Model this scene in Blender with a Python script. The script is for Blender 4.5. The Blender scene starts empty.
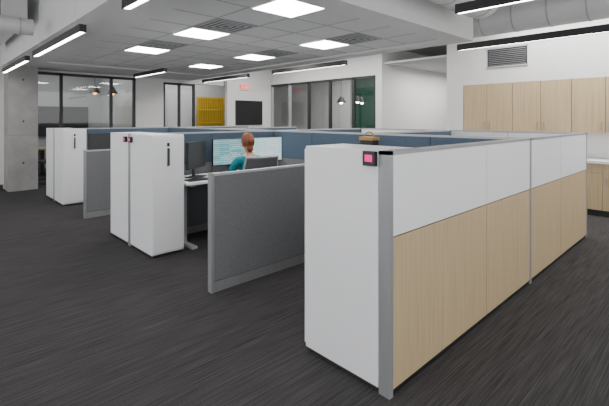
import bpy, bmesh, math, random
from mathutils import Vector, Matrix
random.seed(4)
S=bpy.context.scene
COL=S.collection
# ---------------------------------------------------------------- materials
def newmat(name):
    m=bpy.data.materials.new(name); m.use_nodes=True
    return m,m.node_tree.nodes,m.node_tree.links,m.node_tree.nodes['Principled BSDF']
def plain(name,c,rough=.5,metal=0,emis=None,es=0,var=.04,scale=6,stretch=(1,1,1),bump=0):
    m,n,l,b=newmat(name)
    tc=n.new('ShaderNodeTexCoord'); mp=n.new('ShaderNodeMapping'); mp.inputs['Scale'].default_value=stretch
    nz=n.new('ShaderNodeTexNoise'); nz.inputs['Scale'].default_value=scale; nz.inputs['Detail'].default_value=4
    cr=n.new('ShaderNodeValToRGB')
    cr.color_ramp.elements[0].position=.3; cr.color_ramp.elements[1].position=.7
    cr.color_ramp.elements[0].color=(*[max(0,x*(1-var)) for x in c],1)
    cr.color_ramp.elements[1].color=(*[min(1,x*(1+var)) for x in c],1)
    l.new(tc.outputs['Object'],mp.inputs[0]); l.new(mp.outputs[0],nz.inputs['Vector'])
    l.new(nz.outputs['Fac'],cr.inputs[0]); l.new(cr.outputs[0],b.inputs['Base Color'])
    b.inputs['Roughness'].default_value=rough; b.inputs['Metallic'].default_value=metal
    if bump:
        bp=n.new('ShaderNodeBump'); bp.inputs['Strength'].default_value=bump; bp.inputs['Distance'].default_value=.002
        l.new(nz.outputs['Fac'],bp.inputs['Height']); l.new(bp.outputs[0],b.inputs['Normal'])
    if emis:
        b.inputs['Emission Color'].default_value=(*emis,1); b.inputs['Emission Strength'].default_value=es
    return m
WHITE=plain('white_laminate',(.81,.82,.84),.4,var=.01)
WALL=plain('wall_paint',(.76,.755,.745),.8,var=.02)
WALLG=plain('grey_wall_paint',(.42,.43,.44),.8,var=.02)
CEIL=plain('ceiling_paint',(.70,.70,.70),.85,var=.02)
DECK=plain('exposed_deck_paint',(.52,.52,.52),.85,var=.08,scale=3)
TILE=plain('acoustic_tile',(.69,.69,.69),.9,var=.05,scale=90,bump=.2)
TBAR=plain('ceiling_tbar',(.42,.42,.42),.5)
ALU=plain('brushed_aluminium',(.31,.315,.325),.38,.3,var=.05,scale=20,stretch=(1,1,.1))
CAP=plain('grey_trim',(.42,.43,.44),.4,.1)
FAB=plain('grey_fabric',(.165,.17,.178),.95,var=.35,scale=160,bump=.3)
BLUE=plain('blue_fabric',(.070,.105,.150),.95,var=.2,scale=150,bump=.2)
BLACK=plain('black_plastic',(.012,.012,.013),.4)
DARK=plain('dark_grey_plastic',(.035,.036,.038),.5)
MESH=plain('chair_mesh',(.10,.105,.115),.7,var=.3,scale=120)
GREEN=plain('green_paint',(.012,.075,.042),.7)
YEL=plain('yellow_panel_paint',(.50,.33,.02),.6)
CONC=plain('concrete',(.33,.325,.315),.9,var=.13,scale=3,bump=.4)
DUCT=plain('painted_duct',(.66,.66,.66),.5,.1,var=.04)
LIT=plain('light_diffuser',(.9,.9,.9),.5,emis=(1,.98,.95),es=24,var=0)
LITP=plain('pendant_diffuser',(.9,.9,.9),.5,emis=(1,.97,.94),es=26,var=0)
TEAL=plain('teal_knit',(.0,.17,.22),.9,var=.2,scale=30)
SKIN=plain('skin',(.55,.29,.19),.5,var=.06,scale=12)
HAIR=plain('auburn_hair',(.17,.048,.014),.5,var=.45,scale=40,stretch=(1,1,.15))
JEAN=plain('dark_trousers',(.03,.035,.05),.9)
TAN=plain('tan_leather',(.36,.21,.05),.5)
def em(name,c,s):
    return plain(name,c,.4,emis=c,es=s,var=0)
PINK=em('pink_display',(.80,.01,.22),.85)
RED=em('exit_red',(1,.02,.01),1.5)
ORANGE=em('amber_glow',(1,.45,.12),6)
def wood():
    m,n,l,b=newmat('light_oak_laminate')
    tc=n.new('ShaderNodeTexCoord'); mp=n.new('ShaderNodeMapping'); mp.inputs['Scale'].default_value=(26,26,.7)
    nz=n.new('ShaderNodeTexNoise'); nz.inputs['Scale'].default_value=2.2; nz.inputs['Detail'].default_value=6; nz.inputs['Distortion'].default_value=.3
    cr=n.new('ShaderNodeValToRGB'); e=cr.color_ramp.elements
    e[0].position=.3;e[0].color=(.44,.325,.185,1);e[1].position=.72;e[1].color=(.57,.44,.27,1)
    l.new(tc.outputs['Object'],mp.inputs[0]); l.new(mp.outputs[0],nz.inputs['Vector']); l.new(nz.outputs['Fac'],cr.inputs[0]); l.new(cr.outputs[0],b.inputs['Base Color'])
    b.inputs['Roughness'].default_value=.45
    return m
WOOD=wood()
def carpet():
    m,n,l,b=newmat('streaked_carpet')
    tc=n.new('ShaderNodeTexCoord')
    def nz(sc,scale,det):
        mp=n.new('ShaderNodeMapping'); mp.inputs['Scale'].default_value=sc
        z=n.new('ShaderNodeTexNoise'); z.inputs['Scale'].default_value=scale; z.inputs['Detail'].default_value=det
        l.new(tc.outputs['Object'],mp.inputs[0]); l.new(mp.outputs[0],z.inputs['Vector']); return z
    a=nz((1.6,70,1),1.6,5); c=nz((60,60,60),2,2)
    mx=n.new('ShaderNodeMix'); mx.data_type='FLOAT'; mx.inputs[0].default_value=.3
    l.new(a.outputs['Fac'],mx.inputs[2]); l.new(c.outputs['Fac'],mx.inputs[3])
    cr=n.new('ShaderNodeValToRGB'); e=cr.color_ramp.elements
    e[0].position=.34;e[0].color=(.030,.0285,.029,1);e[1].position=.68;e[1].color=(.082,.079,.079,1)
    l.new(mx.outputs[0],cr.inputs[0]); l.new(cr.outputs[0],b.inputs['Base Color'])
    b.inputs['Roughness'].default_value=.95; b.inputs['Specular IOR Level'].default_value=.12
    bp=n.new('ShaderNodeBump'); bp.inputs['Strength'].default_value=.3; bp.inputs['Distance'].default_value=.003
    l.new(mx.outputs[0],bp.inputs['Height']); l.new(bp.outputs[0],b.inputs['Normal'])
    return m
CARPET=carpet()
def glass():
    m=bpy.data.materials.new('office_glass'); m.use_nodes=True; n=m.node_tree.nodes; l=m.node_tree.links
    n.remove(n['Principled BSDF']); out=n['Material Output']
    t=n.new('ShaderNodeBsdfTransparent'); t.inputs[0].default_value=(.85,.87,.87,1)
    g=n.new('ShaderNodeBsdfGlossy'); g.inputs['Roughness'].default_value=.02
    mx=n.new('ShaderNodeMixShader'); mx.inputs[0].default_value=.09; l.new(t.outputs[0],mx.inputs[1]); l.new(g.outputs[0],mx.inputs[2]); l.new(mx.outputs[0],out.inputs[0])
    return m
GLASS=glass()
def screen(name,c1,c2,c3,st):
    m,n,l,b=newmat(name)
    tc=n.new('ShaderNodeTexCoord'); mp=n.new('ShaderNodeMapping'); mp.inputs['Rotation'].default_value=(math.pi/2,0,0)
    br=n.new('ShaderNodeTexBrick'); br.offset=.3
    br.inputs['Color1'].default_value=(*c1,1);br.inputs['Color2'].default_value=(*c2,1);br.inputs['Mortar'].default_value=(*c3,1)
    br.inputs['Scale'].default_value=6; br.inputs['Mortar Size'].default_value=.018; br.inputs['Brick Width'].default_value=.9; br.inputs['Row Height'].default_value=.17
    l.new(tc.outputs['Object'],mp.inputs[0]); l.new(mp.outputs[0],br.inputs['Vector'])
    b.inputs['Base Color'].default_value=(.02,.02,.02,1)
    l.new(br.outputs['Color'],b.inputs['Emission Color']); b.inputs['Emission Strength'].default_value=st; b.inputs['Roughness'].default_value=.3
    return m
SCREEN=screen('teal_email_screen',(.16,.55,.60),(.60,.86,.88),(.04,.28,.34),.85)
SCREEN2=screen('white_spreadsheet_screen',(.60,.86,.88),(.9,.97,.97),(.20,.55,.60),1.1)
# ---------------------------------------------------------------- mesh builder
class B:
    def __init__(s): s.v=[];s.f=[];s.m=[];s.mats=[]
    def mi(s,m):
        if m not in s.mats: s.mats.append(m)
        return s.mats.index(m)
    def add(s,vs,fs,m):
        o=len(s.v); s.v+= [Vector(a) for a in vs]
        for f in fs: s.f.append([o+i for i in f]); s.m.append(s.mi(m))
    def box(s,x0,x1,y0,y1,z0,z1,m,M=None):
        vs=[Vector(p) for p in [(x0,y0,z0),(x1,y0,z0),(x1,y1,z0),(x0,y1,z0),(x0,y0,z1),(x1,y0,z1),(x1,y1,z1),(x0,y1,z1)]]
        if M: vs=[M@v for v in vs]
        s.add(vs,[(0,3,2,1),(4,5,6,7),(0,1,5,4),(1,2,6,5),(2,3,7,6),(3,0,4,7)],m); return s
    def tube(s,p0,p1,r,m,n=16,r2=None):
        p0=Vector(p0);p1=Vector(p1);r2=r if r2 is None else r2
        q=(p1-p0).to_track_quat('Z','Y'); vs=[]
        for p,rr in((p0,r),(p1,r2)):
            for i in range(n):
                a=2*math.pi*i/n; vs.append(p+q@Vector((rr*math.cos(a),rr*math.sin(a),0)))
        fs=[(i,(i+1)%n,n+(i+1)%n,n+i) for i in range(n)]+[tuple(reversed(range(n))),tuple(range(n,2*n))]
        s.add(vs,fs,m); return s
    def grid(s,fn,nu,nv,m,closed=False):
        vs=[fn(i/nu,j/nv) for j in range(nv+1) for i in range(nu+1)]
        fs=[(j*(nu+1)+i,j*(nu+1)+i+1,(j+1)*(nu+1)+i+1,(j+1)*(nu+1)+i) for j in range(nv) for i in range(nu)]
        s.add(vs,fs,m); return s
    def ell(s,c,r,m,nu=24,nv=16,fn=None):
        c=Vector(c)
        def g(u,v):
            th=u*2*math.pi; ph=v*math.pi
            p=Vector((math.sin(ph)*math.cos(th),math.sin(ph)*math.sin(th),-math.cos(ph)))
            if fn: p=fn(p)
            return c+Vector((p.x*r[0],p.y*r[1],p.z*r[2]))
        return s.grid(g,nu,nv,m)
    def make(s,name,parent=None,bevel=0,smooth=False,solid=0,weld=False):
        xs=[v.x for v in s.v];ys=[v.y for v in s.v];zs=[v.z for v in s.v]
        o=Vector(((min(xs)+max(xs))/2,(min(ys)+max(ys))/2,min(zs)))
        me=bpy.data.meshes.new(name); me.from_pydata([v-o for v in s.v],[],s.f)
        for m in s.mats: me.materials.append(m)
        for p,i in zip(me.polygons,s.m): p.material_index=i; p.use_smooth=smooth
        if weld:
            bm=bmesh.new(); bm.from_mesh(me); bmesh.ops.remove_doubles(bm,verts=bm.verts,dist=1e-5); bm.to_mesh(me); bm.free()
        me.update()
        ob=bpy.data.objects.new(name,me); COL.objects.link(ob); ob.location=o
        if solid:
            d=ob.modifiers.new('s','SOLIDIFY'); d.thickness=solid; d.offset=0
        if bevel:
            d=ob.modifiers.new('b','BEVEL'); d.width=bevel; d.segments=2; d.limit_method='ANGLE'
        if parent: ob.parent=parent; 
        return ob
def empty(name,loc=(0,0,0),rz=0):
    e=bpy.data.objects.new(name,None); COL.objects.link(e); e.location=loc; e.rotation_euler=(0,0,rz); e.empty_display_size=.1; return e
# ---------------------------------------------------------------- shell
EW=-2.6
B().box(EW,14.2,EW,15.2,-.1,0,CARPET).make('floor')
DZ=3.45
B().box(EW,14.2,EW,15.2,DZ,DZ+.1,DECK).make('ceiling_deck')
GX=[1.955+.61*i for i in range(7)]; GY=[2.935+.61*j for j in range(12)]
lights=[(2.87,3.24),(2.87,5.07),(2.87,6.90),(4.70,4.46),(4.70,6.29),(4.70,8.12)]
diffs=[(2.87,4.46),(4.70,3.85),(2.87,6.29),(4.70,5.68)]
b=B(); CZ=2.74
b.box(GX[0],GX[-1],GY[0],GY[-1],CZ,CZ+.03,TILE)
for x in GX: b.box(x-.012,x+.012,GY[0],GY[-1],CZ-.004,CZ+.002,TBAR)
for y in GY: b.box(GX[0],GX[-1],y-.012,y+.012,CZ-.0045,CZ+.002,TBAR)
b.make('ceiling_tiles')
b=B()
b.box(1.35,1.943,2.62,11.1,2.70,DZ,CEIL); b.box(1.943,5.627,2.62,2.923,2.70,DZ,CEIL)
b.box(5.627,5.95,2.62,11.1,2.70,DZ,CEIL); b.box(1.943,5.627,9.657,11.1,2.70,DZ,CEIL)
b.make('ceiling_soffit')
for (x,y) in lights:
    b=B().box(x-.28,x+.28,y-.28,y+.28,CZ-.012,CZ-.006,LIT)
    for a,c,d,e in((-.295,.295,-.295,-.28),(-.295,.295,.28,.295),(-.295,-.28,-.28,.28),(.28,.295,-.28,.28)):
        b.box(x+a,x+c,y+d,y+e,CZ-.016,CZ-.005,CEIL)
    b.make('ceiling_light_panel')
for (x,y) in diffs:
    b=B().box(x-.29,x+.29,y-.29,y+.29,CZ-.008,CZ-.005,DARK)
    for k in range(4):
        r=.285-.07*k; w=.032
        for a,c,d,e in((-r,r,-r,-r+w),(-r,r,r-w,r),(-r,-r+w,-r+w,r-w),(r-w,r,-r+w,r-w)):
            b.box(x+a,x+c,y+d,y+e,CZ-.013+.001*k,CZ-.008,CAP)
    b.make('air_diffuser')
def pendant(x,y0,y1,z=2.49,top=None):
    top=top or (CZ if (1.9<x<5.6 and y0>2.9) else DZ)
    b=B().box(x-.035,x+.035,y0,y1,z+.012,z+.085,BLACK).box(x-.035,x-.029,y0,y1,z,z+.012,BLACK).box(x+.029,x+.035,y0,y1,z,z+.012,BLACK)
    b.box(x-.035,x+.035,y0,y0+.008,z,z+.012,BLACK).box(x-.035,x+.035,y1-.008,y1,z,z+.012,BLACK)
    b.box(x-.029,x+.029,y0+.008,y1-.008,z+.008,z+.0125,LITP)
    for y in(y0+.3,y1-.3): b.tube((x,y,z+.07),(x,y,top),.003,DUCT,6)
    b.make('linear_pendant_light')
pendant(1.31,4.84,7.28,top=DZ); pendant(1.31,7.87,10.3,top=DZ)
pendant(5.42,4.62,6.63); pendant(5.42,.23,2.6); pendant(3.52,-.75,1.70); pendant(3.62,7.81,9.4)
pendant(5.42,7.5,9.5); pendant(1.31,1.2,3.6,top=DZ); pendant(-.8,-.5,2); pendant(-.8,3.4,5.8); pendant(1.31,-2,0.4)
W=11.2
def glazed_x(name,x0,x1,y,z1,muls,sill=.08):
    b=B()
    for x in muls: b.box(x-.03,x+.03,y-.04,y+.04,0,z1,DARK)
    b.box(x0,x1,y-.04,y+.04,0,sill,DARK); b.box(x0,x1,y-.04,y+.04,z1-.06,z1,DARK)
    b.add([(x0,y,sill),(x1,y,sill),(x1,y,z1-.06),(x0,y,z1-.06)],[(0,1,2,3)],GLASS); return b.make(name)
glazed_x('window_1',1.96,4.32,W,2.66,[1.99,2.55,3.7,4.29])
B().box(EW,1.96,W-.06,W+.06,0,DZ,WALL).make('wall_north_left')
B().box(1.96,4.32,W-.06,W+.06,2.66,DZ,WALL).make('wall_north_header')
B().box(4.32,5.1,W-.06,W+.06,0,DZ,WALL).make('wall_north_mid')
B().box(5.1,7.1,W-.06,W+.06,2.6,DZ,WALL).make('wall_corridor_header')
glazed_x('window_2',5.1,6.1,W,2.6,[5.13,5.6,6.07])
B().box(7.1,8.9,W-.25,W-.13,0,DZ,WALL).make('wall_tv')
B().box(EW,14.2,15,15.1,0,DZ,WALLG).make('wall_back')
B().box(4.6,4.7,W+.06,15,0,DZ,WALLG).make('wall_partition')
B().box(14.1,14.2,EW,15,0,DZ,WALL).make('wall_far_east')
B().box(5,8.5,13.2,13.3,0,DZ,WALLG).make('wall_corridor')
b=B()
for i in range(13):
    x=7.0+i*.085; b.box(x,x+.03,12.6,12.64,.05,2.3,YEL)
for z in (.05,.5,.95,1.4,1.85,2.27): b.box(6.98,8.08,12.605,12.635,z,z+.05,YEL)
b.box(6.98,8.08,12.66,12.68,0.0,2.32,YEL); b.make('yellow_slatted_screen')
b=B(); G=8.9
for y in(6.55,7.3,8.2,9.1,10.0,10.92): b.box(G-.04,G+.04,y-.035,y+.035,0,2.72,DARK if y<10 else CAP)
b.box(G-.04,G+.04,6.5,10.95,0,.08,DARK);b.box(G-.04,G+.04,6.5,10.95,2.66,2.72,DARK)
b.add([(G,6.5,.08),(G,10.95,.08),(G,10.95,2.66),(G,6.5,2.66)],[(0,1,2,3)],GLASS); b.make('window_3')
B().box(G-.06,G+.06,6.5,10.95,2.72,DZ,WALL).make('wall_east_header')
B().box(G-.08,14.1,6.3,6.5,0,DZ,WALL).make('wall_east_return')
B().box(8.95,14.1,4.2,6.3,3.0,3.05,CEIL).make('ceiling_alcove')
B().box(12.3,12.4,6.5,10.2,0,DZ,GREEN).make('wall_green')
B().box(12.2,12.3,10.2,14.9,0,DZ,WALL).make('wall_meeting_room')
def dome(x,y,z,m=LITP,r=.17):
    b=B().tube((x,y,z),(x,y,z+.2),r,BLACK,20,.04).tube((x,y,z+.2),(x,y,DZ),.006,BLACK,6); b.ell((x,y,z+.0),(.05,.05,.05),m,12,8); b.make('dome_pendant_lamp')
for (x,y) in((10.3,8.3),(10.3,9.0),(10.9,8.6)): dome(x,y,2.1)
dome(3.72,12.6,2.3,ORANGE,.15); dome(4.2,12.6,2.3,ORANGE,.15)
# kitchenette wall
B().box(8.45,8.57,EW,4.13,0,DZ,WALL).make('wall_east')
B().box(8.1,8.45,3.78,4.13,0,DZ,WALL).make('wall_east_pier')
B().box(8.1,8.45,EW,3.78,2.235,DZ,WALL).make('wall_east_soffit')
b=B().box(8.085,8.1,2.57,3.28,2.56,2.90,DARK)
for i in range(9): b.box(8.075,8.09,2.59,3.26,2.58+i*.035,2.588+i*.035,ALU)
b.box(8.073,8.1,2.555,3.295,2.54,2.565,CAP).box(8.073,8.1,2.555,3.295,2.895,2.92,CAP); b.make('wall_vent_grille')
ys=[3.775-.475*i for i in range(10)]
b=B().box(8.12,8.428,ys[-1],ys[0],1.325,2.232,WOOD)
for i in range(9):
    b.box(8.1,8.119,ys[i+1]+.004,ys[i]-.004,1.325,2.232,WOOD)
    b.box(8.119,8.1205,ys[i]-.006,ys[i]+.006 if i else ys[i],1.325,2.232,BLACK)
    hy=ys[i+1]+.05 if i%2==0 else ys[i]-.05
    b.box(8.075,8.087,hy-.006,hy+.006,1.36,1.50,ALU).box(8.08,8.1,hy-.005,hy+.005,1.365,1.375,ALU).box(8.08,8.1,hy-.005,hy+.005,1.485,1.495,ALU)
b.make('upper_kitchen_cabinets')
B().box(8.40,8.428,ys[-1],ys[0]-.01,.882,1.322,WHITE).make('backsplash_panel')
b=B().box(7.87,8.428,ys[-1],3.7,.1,.84,WOOD).box(7.93,8.428,ys[-1],3.7,0,.1,DARK).box(7.83,8.428,ys[-1],3.7,.84,.88,WHITE)
for i in range(9):
    y1=min(ys[i],3.7)
    b.box(7.85,7.87,ys[i+1]+.003,y1-.003,.69,.835,WOOD); b.box(7.85,7.87,ys[i+1]+.003,y1-.003,.1,.684,WOOD)
    m=(ys[i]+ys[i+1])/2; b.box(7.825,7.85,m-.07,m+.07,.76,.77,ALU)
    b.box(7.825,7.85,y1-.06,y1-.05,.5,.62,ALU)
b.make('base_kitchen_cabinets')
b=B().box(1.42,1.96,10.58,11.13,0,DZ,CONC)
for z in (.6,1.5,2.4): 
    b.tube((1.69,10.585,z),(1.69,10.578,z),.02,DARK,12)
b.box(1.42,1.96,10.577,10.58,1.2,1.204,DARK); b.make('concrete_column',bevel=.008)
B().box(EW,1.4,W-.075,W-.06,0,.1,DARK).make('baseboard_north')
B().box(7.1,8.84,W-.265,W-.25,0,.1,DARK).make('baseboard_tv_wall')
B().box(8.9,14,6.285,6.3,0,.1,DARK).make('baseboard_east')
# ducts
b=B(); b.tube((6.5,EW,3.1),(6.5,3.6,3.1),.24,DUCT,28)
for i in range(13): b.tube((6.5,-2.4+i*.46,3.1),(6.5,-2.38+i*.46,3.1),.247,CAP,28)
b.make('round_duct',smooth=False)
b=B(); b.tube((3.75,2.2,3.1),(5.25,2.2,3.1),.26,DUCT,28)
for i in range(4): b.tube((3.9+i*.4,2.2,3.1),(3.92+i*.4,2.2,3.1),.267,CAP,28)
b.make('branch_duct')
b=B(); b.tube((-2.4,6.6,2.80),(1.16,6.6,2.80),.11,DUCT,24)
for i in range(12): b.tube((-2.3+i*.3,6.6,2.80),(-2.285+i*.3,6.6,2.80),.116,CAP,24)
for x in(-1.5,-.2,.8): b.tube((x,6.6,2.9),(x,6.6,DZ),.005,DARK,6)
b.make('round_duct')
B().box(.6,1.2,7.2,10.4,2.98,3.38,DUCT).make('rectangular_duct')
b=B()
for x in(-.1,.2,.4): b.tube((x,EW,3.3),(x,6.2,3.3),.02,DARK,10)
for y in(3.5,5.5): b.box(-.2,.45,y,y+.03,3.32,DZ,DARK)
b.make('conduit_run')
b=B()
for y in range(-2,12,2): b.box(EW,.55,y,y+.12,3.36,DZ,DECK)
b.make('ceiling_joists')
b=B().box(7.4,8.45,W-.31,W-.255,1.36,2.15,BLACK)
b.box(7.42,8.43,W-.314,W-.31,1.38,2.13,BLACK); b.make('wall_television',bevel=.004)
e=empty('exit_sign',(7.75,W-.27,2.5))
B().box(-.17,.17,-.02,.015,0,.2,WHITE).make('housing',e)
fc=bpy.data.curves.new('exit_text','FONT'); fc.body='EXIT'; fc.size=.19; fc.align_x='CENTER'; fc.extrude=.002; fc.offset=.004
t=bpy.data.objects.new('letters',fc); COL.objects.link(t); t.parent=e; t.location=(0,-.024,.035); t.rotation_euler=(math.pi/2,0,0); fc.materials.append(RED)
# ---------------------------------------------------------------- workstations
H=1.37; X0=1.89; XS=4.19; X1=6.37
b=B(); y0,y1=1.30,1.37
def post(b,x,y0,y1,w=.045,h=H,m=ALU): b.box(x,x+w,y0-.002,y1+.002,0,h,m)
post(b,X0,y0,y1,.035); post(b,XS-.02,y0,y1,.04); post(b,X1-.045,y0,y1)
for a,c in((X0+.035,3.19),(3.19,XS-.02),(XS+.02,5.17),(5.17,X1-.045)):
    b.box(a+.004,c-.004,y0,y1,.894,H-.022,WHITE); b.box(a+.004,c-.004,y0,y1,.04,.886,WOOD)
    b.box(a,c,y0+.012,y1-.012,0,H-.02,BLACK)
b.box(X0,X1,y0-.002,y1+.002,H-.02,H,ALU); b.make('office_partition_long')
def partition(name,x0,x1,y0,y1,h,mlow,mup,split=.9,along='x',n=2,posts=True):
    b=B(); L=(x1-x0) if along=='x' else (y1-y0)
    for i in range(n):
        a=L*i/n+.004; c=L*(i+1)/n-.004
        segs=((.1,split-.003,mlow),(split+.003,h-.022,mup)) if split<h-.1 else ((.1,h-.022,mlow),)
        for z0,z1,m in segs:
            if along=='x': b.box(x0+a,x0+c,y0,y1,z0,z1,m)
            else: b.box(x0,x1,y0+a,y0+c,z0,z1,m)
    if along=='x': b.box(x0,x1,y0+.01,y1-.01,0,h-.02,DARK);b.box(x0,x1,y0+.003,y1-.003,0,.094,ALU)
    else: b.box(x0+.01,x1-.01,y0,y1,0,h-.02,DARK)
    b.box(x0-.001,x1+.001,y0-.001,y1+.001,h-.02,h,CAP)
    if posts and along=='x': b.box(x0-.002,x0+.025,y0-.002,y1+.002,0,h,ALU)
    return b.make(name)
partition('office_partition_spine',XS-.035,XS+.035,1.375,8.9,H,FAB,BLUE,.95,'y',8)
for yy in(5.05,8.80): partition('office_partition',X0,XS-.04,yy,yy+.06,H,FAB,BLUE,.95,'x',2)
for yy in(3.18,6.93): partition('low_fabric_partition',X0+.01,XS-.04,yy,yy+.06,1.06,FAB,FAB,1.2,'x',1)
for yy in(3.18,5.05,6.93,8.8): partition('office_partition',XS+.04,X1,yy,yy+.06,H,FAB,BLUE,.95,'x',2)
partition('office_partition_end',X1+.003,X1+.06,1.38,5.04,H,WHITE,WHITE,.95,'y',4)
def tower(x0,x1,y0,y1,face,h=H):
    b=B().box(x0,x1,y0,y1,.03,h,WHITE).box(x0+.02,x1-.02,y0+.02,y1-.02,0,.03,DARK)
    yy=y0 if face<0 else y1
    b.box(x0+.006,x1-.006,min(yy,yy+face*.018),max(yy,yy+face*.018),.05,h-.02,WHITE)
    hx=x0+.17; yh=yy+face*.018
    b.box(hx,hx+.022,min(yh,yh+face*.02),max(yh,yh+face*.02),1.02,1.22,DARK)
    b.box(hx-.004,hx+.026,min(yh,yh+face*.006),max(yh,yh+face*.006),1.24,1.28,BLACK)
    return b.make('storage_tower',bevel=.004)
tower(1.89,2.27,1.375,1.965,1)
tower(1.89,2.27,4.42,5.045,-1); tower(1.89,2.27,5.115,5.74,1)
tower(1.89,2.27,8.17,8.795,-1); tower(1.89,2.27,8.865,9.45,1)
def puck(x,y,z,s=1.0,m=PINK):
    b=B().box(x-.03,x,y-.042*s,y+.042*s,z-.042*s,z+.042*s,BLACK)
    b.box(x-.031,x-.029,y-.026*s,y+.026*s,z-.018*s,z+.022*s,m)
    b.make('occupancy_sign',bevel=.012)
puck(1.888,1.42,1.325,1.0); puck(1.888,5.0,1.30,.8); puck(1.888,5.17,1.30,.8)
def desk(x0,x1,y0,y1,z=.80,foot=1):
    b=B().box(x0,x1,y0,y1,z-.028,z,WHITE)
    for x in(x0+.08,x1-.15):
        ym=(y0+y1)/2
        b.box(x,x+.07,y0+.04,y1-.03,0,.03,CAP)
        b.box(x+.005,x+.065,ym-.04,ym+.04,.03,z-.08,CAP); b.box(x,x+.07,y0+.08,y1-.06,z-.06,z-.028,CAP)
    b.box(x0+.1,x1-.1,(y0+y1)/2-.03,(y0+y1)/2+.03,z-.09,z-.06,CAP)
    b.make('sit_stand_desk',bevel=.003)
desk(2.29,4.10,4.36,5.03); desk(2.29,4.10,5.13,5.8); desk(2.29,4.10,8.1,8.78); desk(2.29,4.10,1.39,2.05)
desk(4.3,6.2,4.36,5.03); desk(4.3,6.2,1.39,2.05)
def monitor(x,y,zd,w=.61,h=.37,rz=0,scr=SCREEN,zc=1.09):
    e=empty('computer_monitor',(x,y,zd),rz)
    zb=zc-zd-h/2
    b=B().box(-w/2,w/2,-.012,.02,zb,zb+h,BLACK); b.make('bezel',e,bevel=.003)
    B().box(-w/2+.008,w/2-.008,-.0135,-.0125,zb+.012,zb+h-.008,scr).make('screen',e)
    b=B().box(-.13,.13,-.09,.10,0,.012,DARK).box(-.025,.025,.03,.05,.012,zb+h*.6,DARK).box(-.05,.05,.018,.035,zb+h*.4,zb+h*.6,DARK)
    b.make('stand',e,bevel=.002)
monitor(3.225,4.87,.8); monitor(3.845,4.87,.8,scr=SCREEN2)
monitor(2.62,4.76,.8,w=.52,h=.34,rz=math.radians(36),scr=DARK)
monitor(2.62,8.35,.8,w=.55,h=.36,rz=.1,scr=DARK); monitor(3.3,8.5,.8,scr=DARK)
monitor(2.9,5.4,.8,rz=math.pi,scr=DARK); monitor(3.1,1.55,.8,rz=math.pi,scr=DARK,zc=1.08)
b=B().box(2.95,3.38,4.5,4.63,.8,.815,BLACK)
for r in range(4):
    for k in range(14): b.box(2.965+k*.029,2.989+k*.029,4.51+r*.029,4.534+r*.029,.815,.82,DARK)
b.make('keyboard')
B().box(2.36,2.66,4.44,4.60,.8,.812,DARK).box(2.38,2.64,4.46,4.58,.812,.816,BLACK).make('keyboard')
B().box(3.7,4.14,2.66,3.17,.02,1.10,WHITE).box(3.695,3.70,2.67,3.16,.04,.53,WHITE).box(3.695,3.70,2.67,3.16,.55,1.08,WHITE).box(3.68,3.695,2.85,2.98,.9,.91,DARK).box(3.72,4.12,2.68,3.15,0,.02,DARK).make('storage_cabinet',bevel=.003)
b=B(); b.box(3.82,3.94,2.86,3.04,1.10,1.30,BLACK).box(3.81,3.95,2.85,3.05,1.30,1.34,TAN)
pr=None
for i in range(9):
    a=math.pi*i/8; p=(3.88,2.95-.07*math.cos(a),1.335+.06*math.sin(a))
    if pr: b.tube(pr,p,.009,TAN,8)
    pr=p
b.make('handbag',bevel=.012)
def chair(x,y,rz):
    e=empty('office_chair',(x,y,0),rz)
    b=B()
    for i in range(5):
        a=2*math.pi*i/5+.3; dx,dy=math.cos(a),math.sin(a)
        b.tube((0,0,.10),(dx*.29,dy*.29,.075),.022,BLACK,10,.014)
        b.tube((dx*.29-dy*.012,dy*.29+dx*.012,.03),(dx*.29+dy*.012,dy*.29-dx*.012,.03),.03,DARK,14)
        b.tube((dx*.29,dy*.29,.03),(dx*.29,dy*.29,.08),.008,DARK,8)
    b.tube((0,0,.08),(0,0,.42),.028,BLACK,14); b.box(-.1,.1,-.1,.12,.41,.44,BLACK); b.make('base',e)
    def st(u,v):
        X=(u-.5)*.48; Y=(v-.5)*.46+.02
        return Vector((X,Y,.465+.015*math.cos((u-.5)*2)-.04*max(0,v-.8)/.2*.4-.02*(1-abs(u-.5))))
    B().grid(st,12,12,DARK).make('seat',e,smooth=True,solid=.05)
    def bk(u,v):
        X=(u-.5)*(.46-.06*v*v); Z=.56+.54*v
        Y=-.235-.05*v+.08*(2*u-1)**2*.6+.04*math.sin(v*3.1)
        return Vector((X,Y,Z))
    B().grid(bk,14,14,MESH).make('back',e,smooth=True,solid=.012)
    b=B(); N=12; fr=[bk(i/N,1) for i in range(N+1)]; 
    for i in range(N): b.tube(fr[i],fr[i+1],.014,CAP,8)
    for s_ in(0,1):
        sd=[bk(s_,i/N) for i in range(N+1)]
        for i in range(N): b.tube(sd[i],sd[i+1],.012,CAP,8)
    b.tube((0,-.08,.43),(0,-.25,.50),.022,BLACK,10).tube((0,-.25,.50),bk(.5,.3),.02,BLACK,10)
    for s_ in(-1,1):
        b.tube((s_*.2,-.02,.44),(s_*.275,-.02,.5),.014,BLACK,8).tube((s_*.275,-.02,.5),(s_*.275,-.02,.66),.014,BLACK,8)
        b.box(s_*.275-.035,s_*.275+.035,-.12,.12,.66,.685,BLACK)
    b.make('frame_and_arms',e,smooth=False)
WX,WY=2.98,4.10
chair(WX+.05,WY-.04,-.25); chair(2.55,12.2,2.4); chair(3.3,12.1,3.4); chair(3.4,2.55,.4); chair(3.4,7.8,.5)
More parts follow.
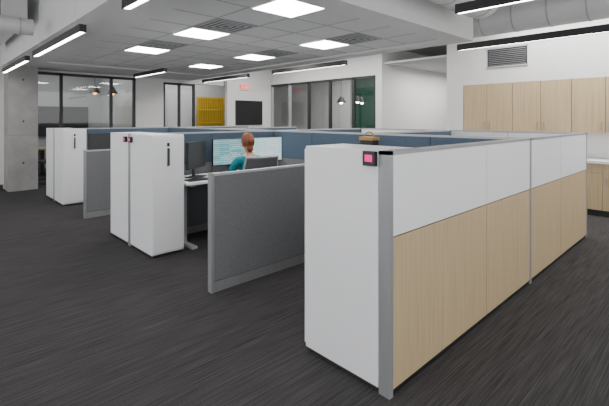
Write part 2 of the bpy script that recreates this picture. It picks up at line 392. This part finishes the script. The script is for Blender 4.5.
# ---------------------------------------------------------------- woman
def skin(name,vs,es,rs,root,parent,matfn,mats,sub=2):
    me=bpy.data.meshes.new(name+'_src'); me.from_pydata([Vector(v) for v in vs],es,[])
    ob=bpy.data.objects.new(name+'_src',me); COL.objects.link(ob)
    m=ob.modifiers.new('k','SKIN'); m.use_smooth_shade=True
    if not me.skin_vertices:
        bm=bmesh.new(); bm.from_mesh(me); bm.verts.layers.skin.verify(); bm.to_mesh(me); bm.free()
    for i,r in enumerate(rs):
        me.skin_vertices[0].data[i].radius=r if isinstance(r,tuple) else (r,r)
        me.skin_vertices[0].data[i].use_root=(i==root)
    s=ob.modifiers.new('s','SUBSURF'); s.levels=sub; s.render_levels=sub
    dg=bpy.context.evaluated_depsgraph_get(); ev=ob.evaluated_get(dg)
    nm=bpy.data.meshes.new_from_object(ev); nm.name=name
    bpy.data.objects.remove(ob)
    nm.materials.clear()
    for mm in mats: nm.materials.append(mm)
    for p in nm.polygons:
        p.use_smooth=True; p.material_index=matfn(p.center)
    o=bpy.data.objects.new(name,nm); COL.objects.link(o); o.parent=parent; return o
w=empty('seated_woman',(WX,WY,0),-.25)
vs=[(0,0,.60),(0,-.01,.76),(0,.01,.93),(0,.015,1.045),(0,.03,1.12),(0,.05,1.19)]
rs=[(.15,.115),(.125,.095),(.145,.105),(.10,.075),(.048,.048),(.045,.048)]
es=[(0,1),(1,2),(2,3),(3,4),(4,5)]
for s_ in(-1,1):
    k=len(vs)
    vs+=[(s_*.165,.01,1.035),(s_*.225,.04,.90),(s_*.245,.08,.80+.03),(s_*.21,.22,.845),(s_*.17,.36,.85),(s_*.165,.42,.845)]
    rs+=[.058,.047,.040,.038,.026,(.034,.018)]
    es+=[(3,k),(k,k+1),(k+1,k+2),(k+2,k+3),(k+3,k+4),(k+4,k+5)]
    j=len(vs)
    vs+=[(s_*.09,.06,.585),(s_*.11,.25,.585),(s_*.115,.46,.56),(s_*.115,.45,.33),(s_*.115,.43,.09),(s_*.115,.50,.045),(s_*.115,.57,.035)]
    rs+=[.095,.08,.06,.052,.036,.038,.03]
    es+=[(0,j)]+[(j+i,j+i+1) for i in range(6)]
def mf(c):
    if c.z<.14: return 3
    if c.z<.64 and not (c.y>.3 and c.z>.75): return 2
    if c.z>1.085 and abs(c.x)<.08: return 1
    if c.y>.27 and c.z>.75: return 1
    return 0
skin('body',vs,es,rs,0,w,mf,[TEAL,SKIN,JEAN,BLACK])
for s_ in(-1,1):
    hx,hy,hz=s_*.165,.42,.845
    for i,(dx,L) in enumerate(((-.026,.062),(-.009,.072),(.009,.068),(.026,.052))):
        x=hx+dx*s_*-1
        skin('finger_%d'%(i+1),[(x*.99+hx*.01,hy-.005,hz),(x,hy+.03,hz+.006),(x,hy+.03+L*.45,hz),(x,hy+.03+L*.85,hz-.014)],[(0,1),(1,2),(2,3)],[.010,.009,.008,.007],0,w,lambda c:0,[SKIN],1)
    skin('thumb',[(hx-s_*.015,hy-.02,hz-.004),(hx-s_*.042,hy+.01,hz-.006),(hx-s_*.052,hy+.045,hz-.012)],[(0,1),(1,2)],[.012,.010,.008],0,w,lambda c:0,[SKIN],1)
hc=(0,.065,1.262)
def headf(p):
    q=p.copy()
    if q.z<-.1: 
        k=1-.35*(-q.z-.1); q.x*=k; 
        if q.y<0: q.y*=1-.3*(-q.z-.1)
    if q.y>0: q.y*=.94
    n=math.exp(-((p.x/.16)**2))*math.exp(-(((p.z+.12)/.2)**2)) if p.y>0 else 0
    q.y+=.2*n
    for ex in(-.38,.38):
        if p.y>0: q.y-=.09*math.exp(-(((p.x-ex)/.17)**2)-(((p.z-.05)/.13)**2))
    return q
b=B(); b.ell(hc,(.074,.095,.112),SKIN,36,28,headf)
for s_ in(-1,1):
    b.ell((s_*.075,.058,1.25),(.010,.018,.030),SKIN,12,10)
    b.ell((s_*.029,.065+.079,1.268),(.012,.010,.008),WHITE,12,8); b.ell((s_*.029,.065+.087,1.268),(.0055,.004,.0055),BLACK,10,6)
    b.box(s_*.029-.014,s_*.029+.014,.148,.154,1.288,1.292,HAIR)
b.ell((0,.065+.086,1.205),(.022,.010,.007),plain('lips',(.5,.16,.14),.5),12,8)
b.make('head',w,smooth=True,weld=True)
def hairf(p):
    q=p*1.0
    if p.y>.35 and p.z<.55: q=q*.80
    if p.z<-.55: q=q*.86
    r=1+.015*math.sin(26*math.atan2(p.y,p.x)); return q*r
b=B(); b.ell((0,.058,1.272),(.081,.101,.114),HAIR,48,28,hairf)
b.ell((0,-.062,1.285),(.036,.030,.034),HAIR,20,14,lambda p:p*(1+.05*math.sin(9*math.atan2(p.z,p.x))))
b.ell((0,-.02,1.19),(.042,.033,.05),HAIR,16,12)
b.make('hair_and_bun',w,smooth=True,weld=True)
# ---------------------------------------------------------------- meeting-room contents
b=B().box(10,11.2,7.6,9.8,.70,.74,WHITE); b.box(10.5,10.7,7.9,8.1,0,.7,DARK).box(10.5,10.7,9.3,9.5,0,.7,DARK); b.make('meeting_table')
b=B().box(2.3,4.3,12.9,13.8,.70,.74,WOOD); b.box(2.5,2.6,13.2,13.5,0,.7,DARK).box(4.0,4.1,13.2,13.5,0,.7,DARK); b.make('meeting_table')
B().box(2.6,4.2,14.92,14.98,1.0,1.95,BLACK).make('wall_television')
# ---------------------------------------------------------------- light
wd=bpy.data.worlds.new('World'); S.world=wd; wd.use_nodes=True
wd.node_tree.nodes['Background'].inputs[0].default_value=(.985,.99,1,1); wd.node_tree.nodes['Background'].inputs[1].default_value=1.85
def area(name,loc,sx,sy,e):
    L=bpy.data.lights.new(name,'AREA'); L.shape='RECTANGLE'; L.size=sx; L.size_y=sy; L.energy=e; L.color=(1,.98,.96)
    o=bpy.data.objects.new(name,L); COL.objects.link(o); o.location=loc
area('fill_light_1',(10.6,9,3.3),1.5,3,90); area('fill_light_2',(3.2,13,3.3),1.5,2,50); area('fill_light_3',(6.5,12.2,3.3),2,1,60); area('fill_light_4',(11,5.2,2.9),3,1,90)  # added fill without fixtures: glass rooms, corridor and alcove
area('fill_light_5',(7.4,7.5,3.4),1,5,150); area('fill_light_6',(7.4,1,3.4),1,4,130)  # added fill under the open deck, no lamp modelled here
# ---------------------------------------------------------------- camera
cd=bpy.data.cameras.new('camera'); cam=bpy.data.objects.new('camera',cd); COL.objects.link(cam); S.camera=cam
cd.sensor_width=36; cd.lens=407/609*36; cd.shift_y=-84/609
cam.location=(0,0,1.55); cam.rotation_euler=(math.pi/2,0,math.atan2(.723,.691)-math.pi/2)
cd.clip_start=.05
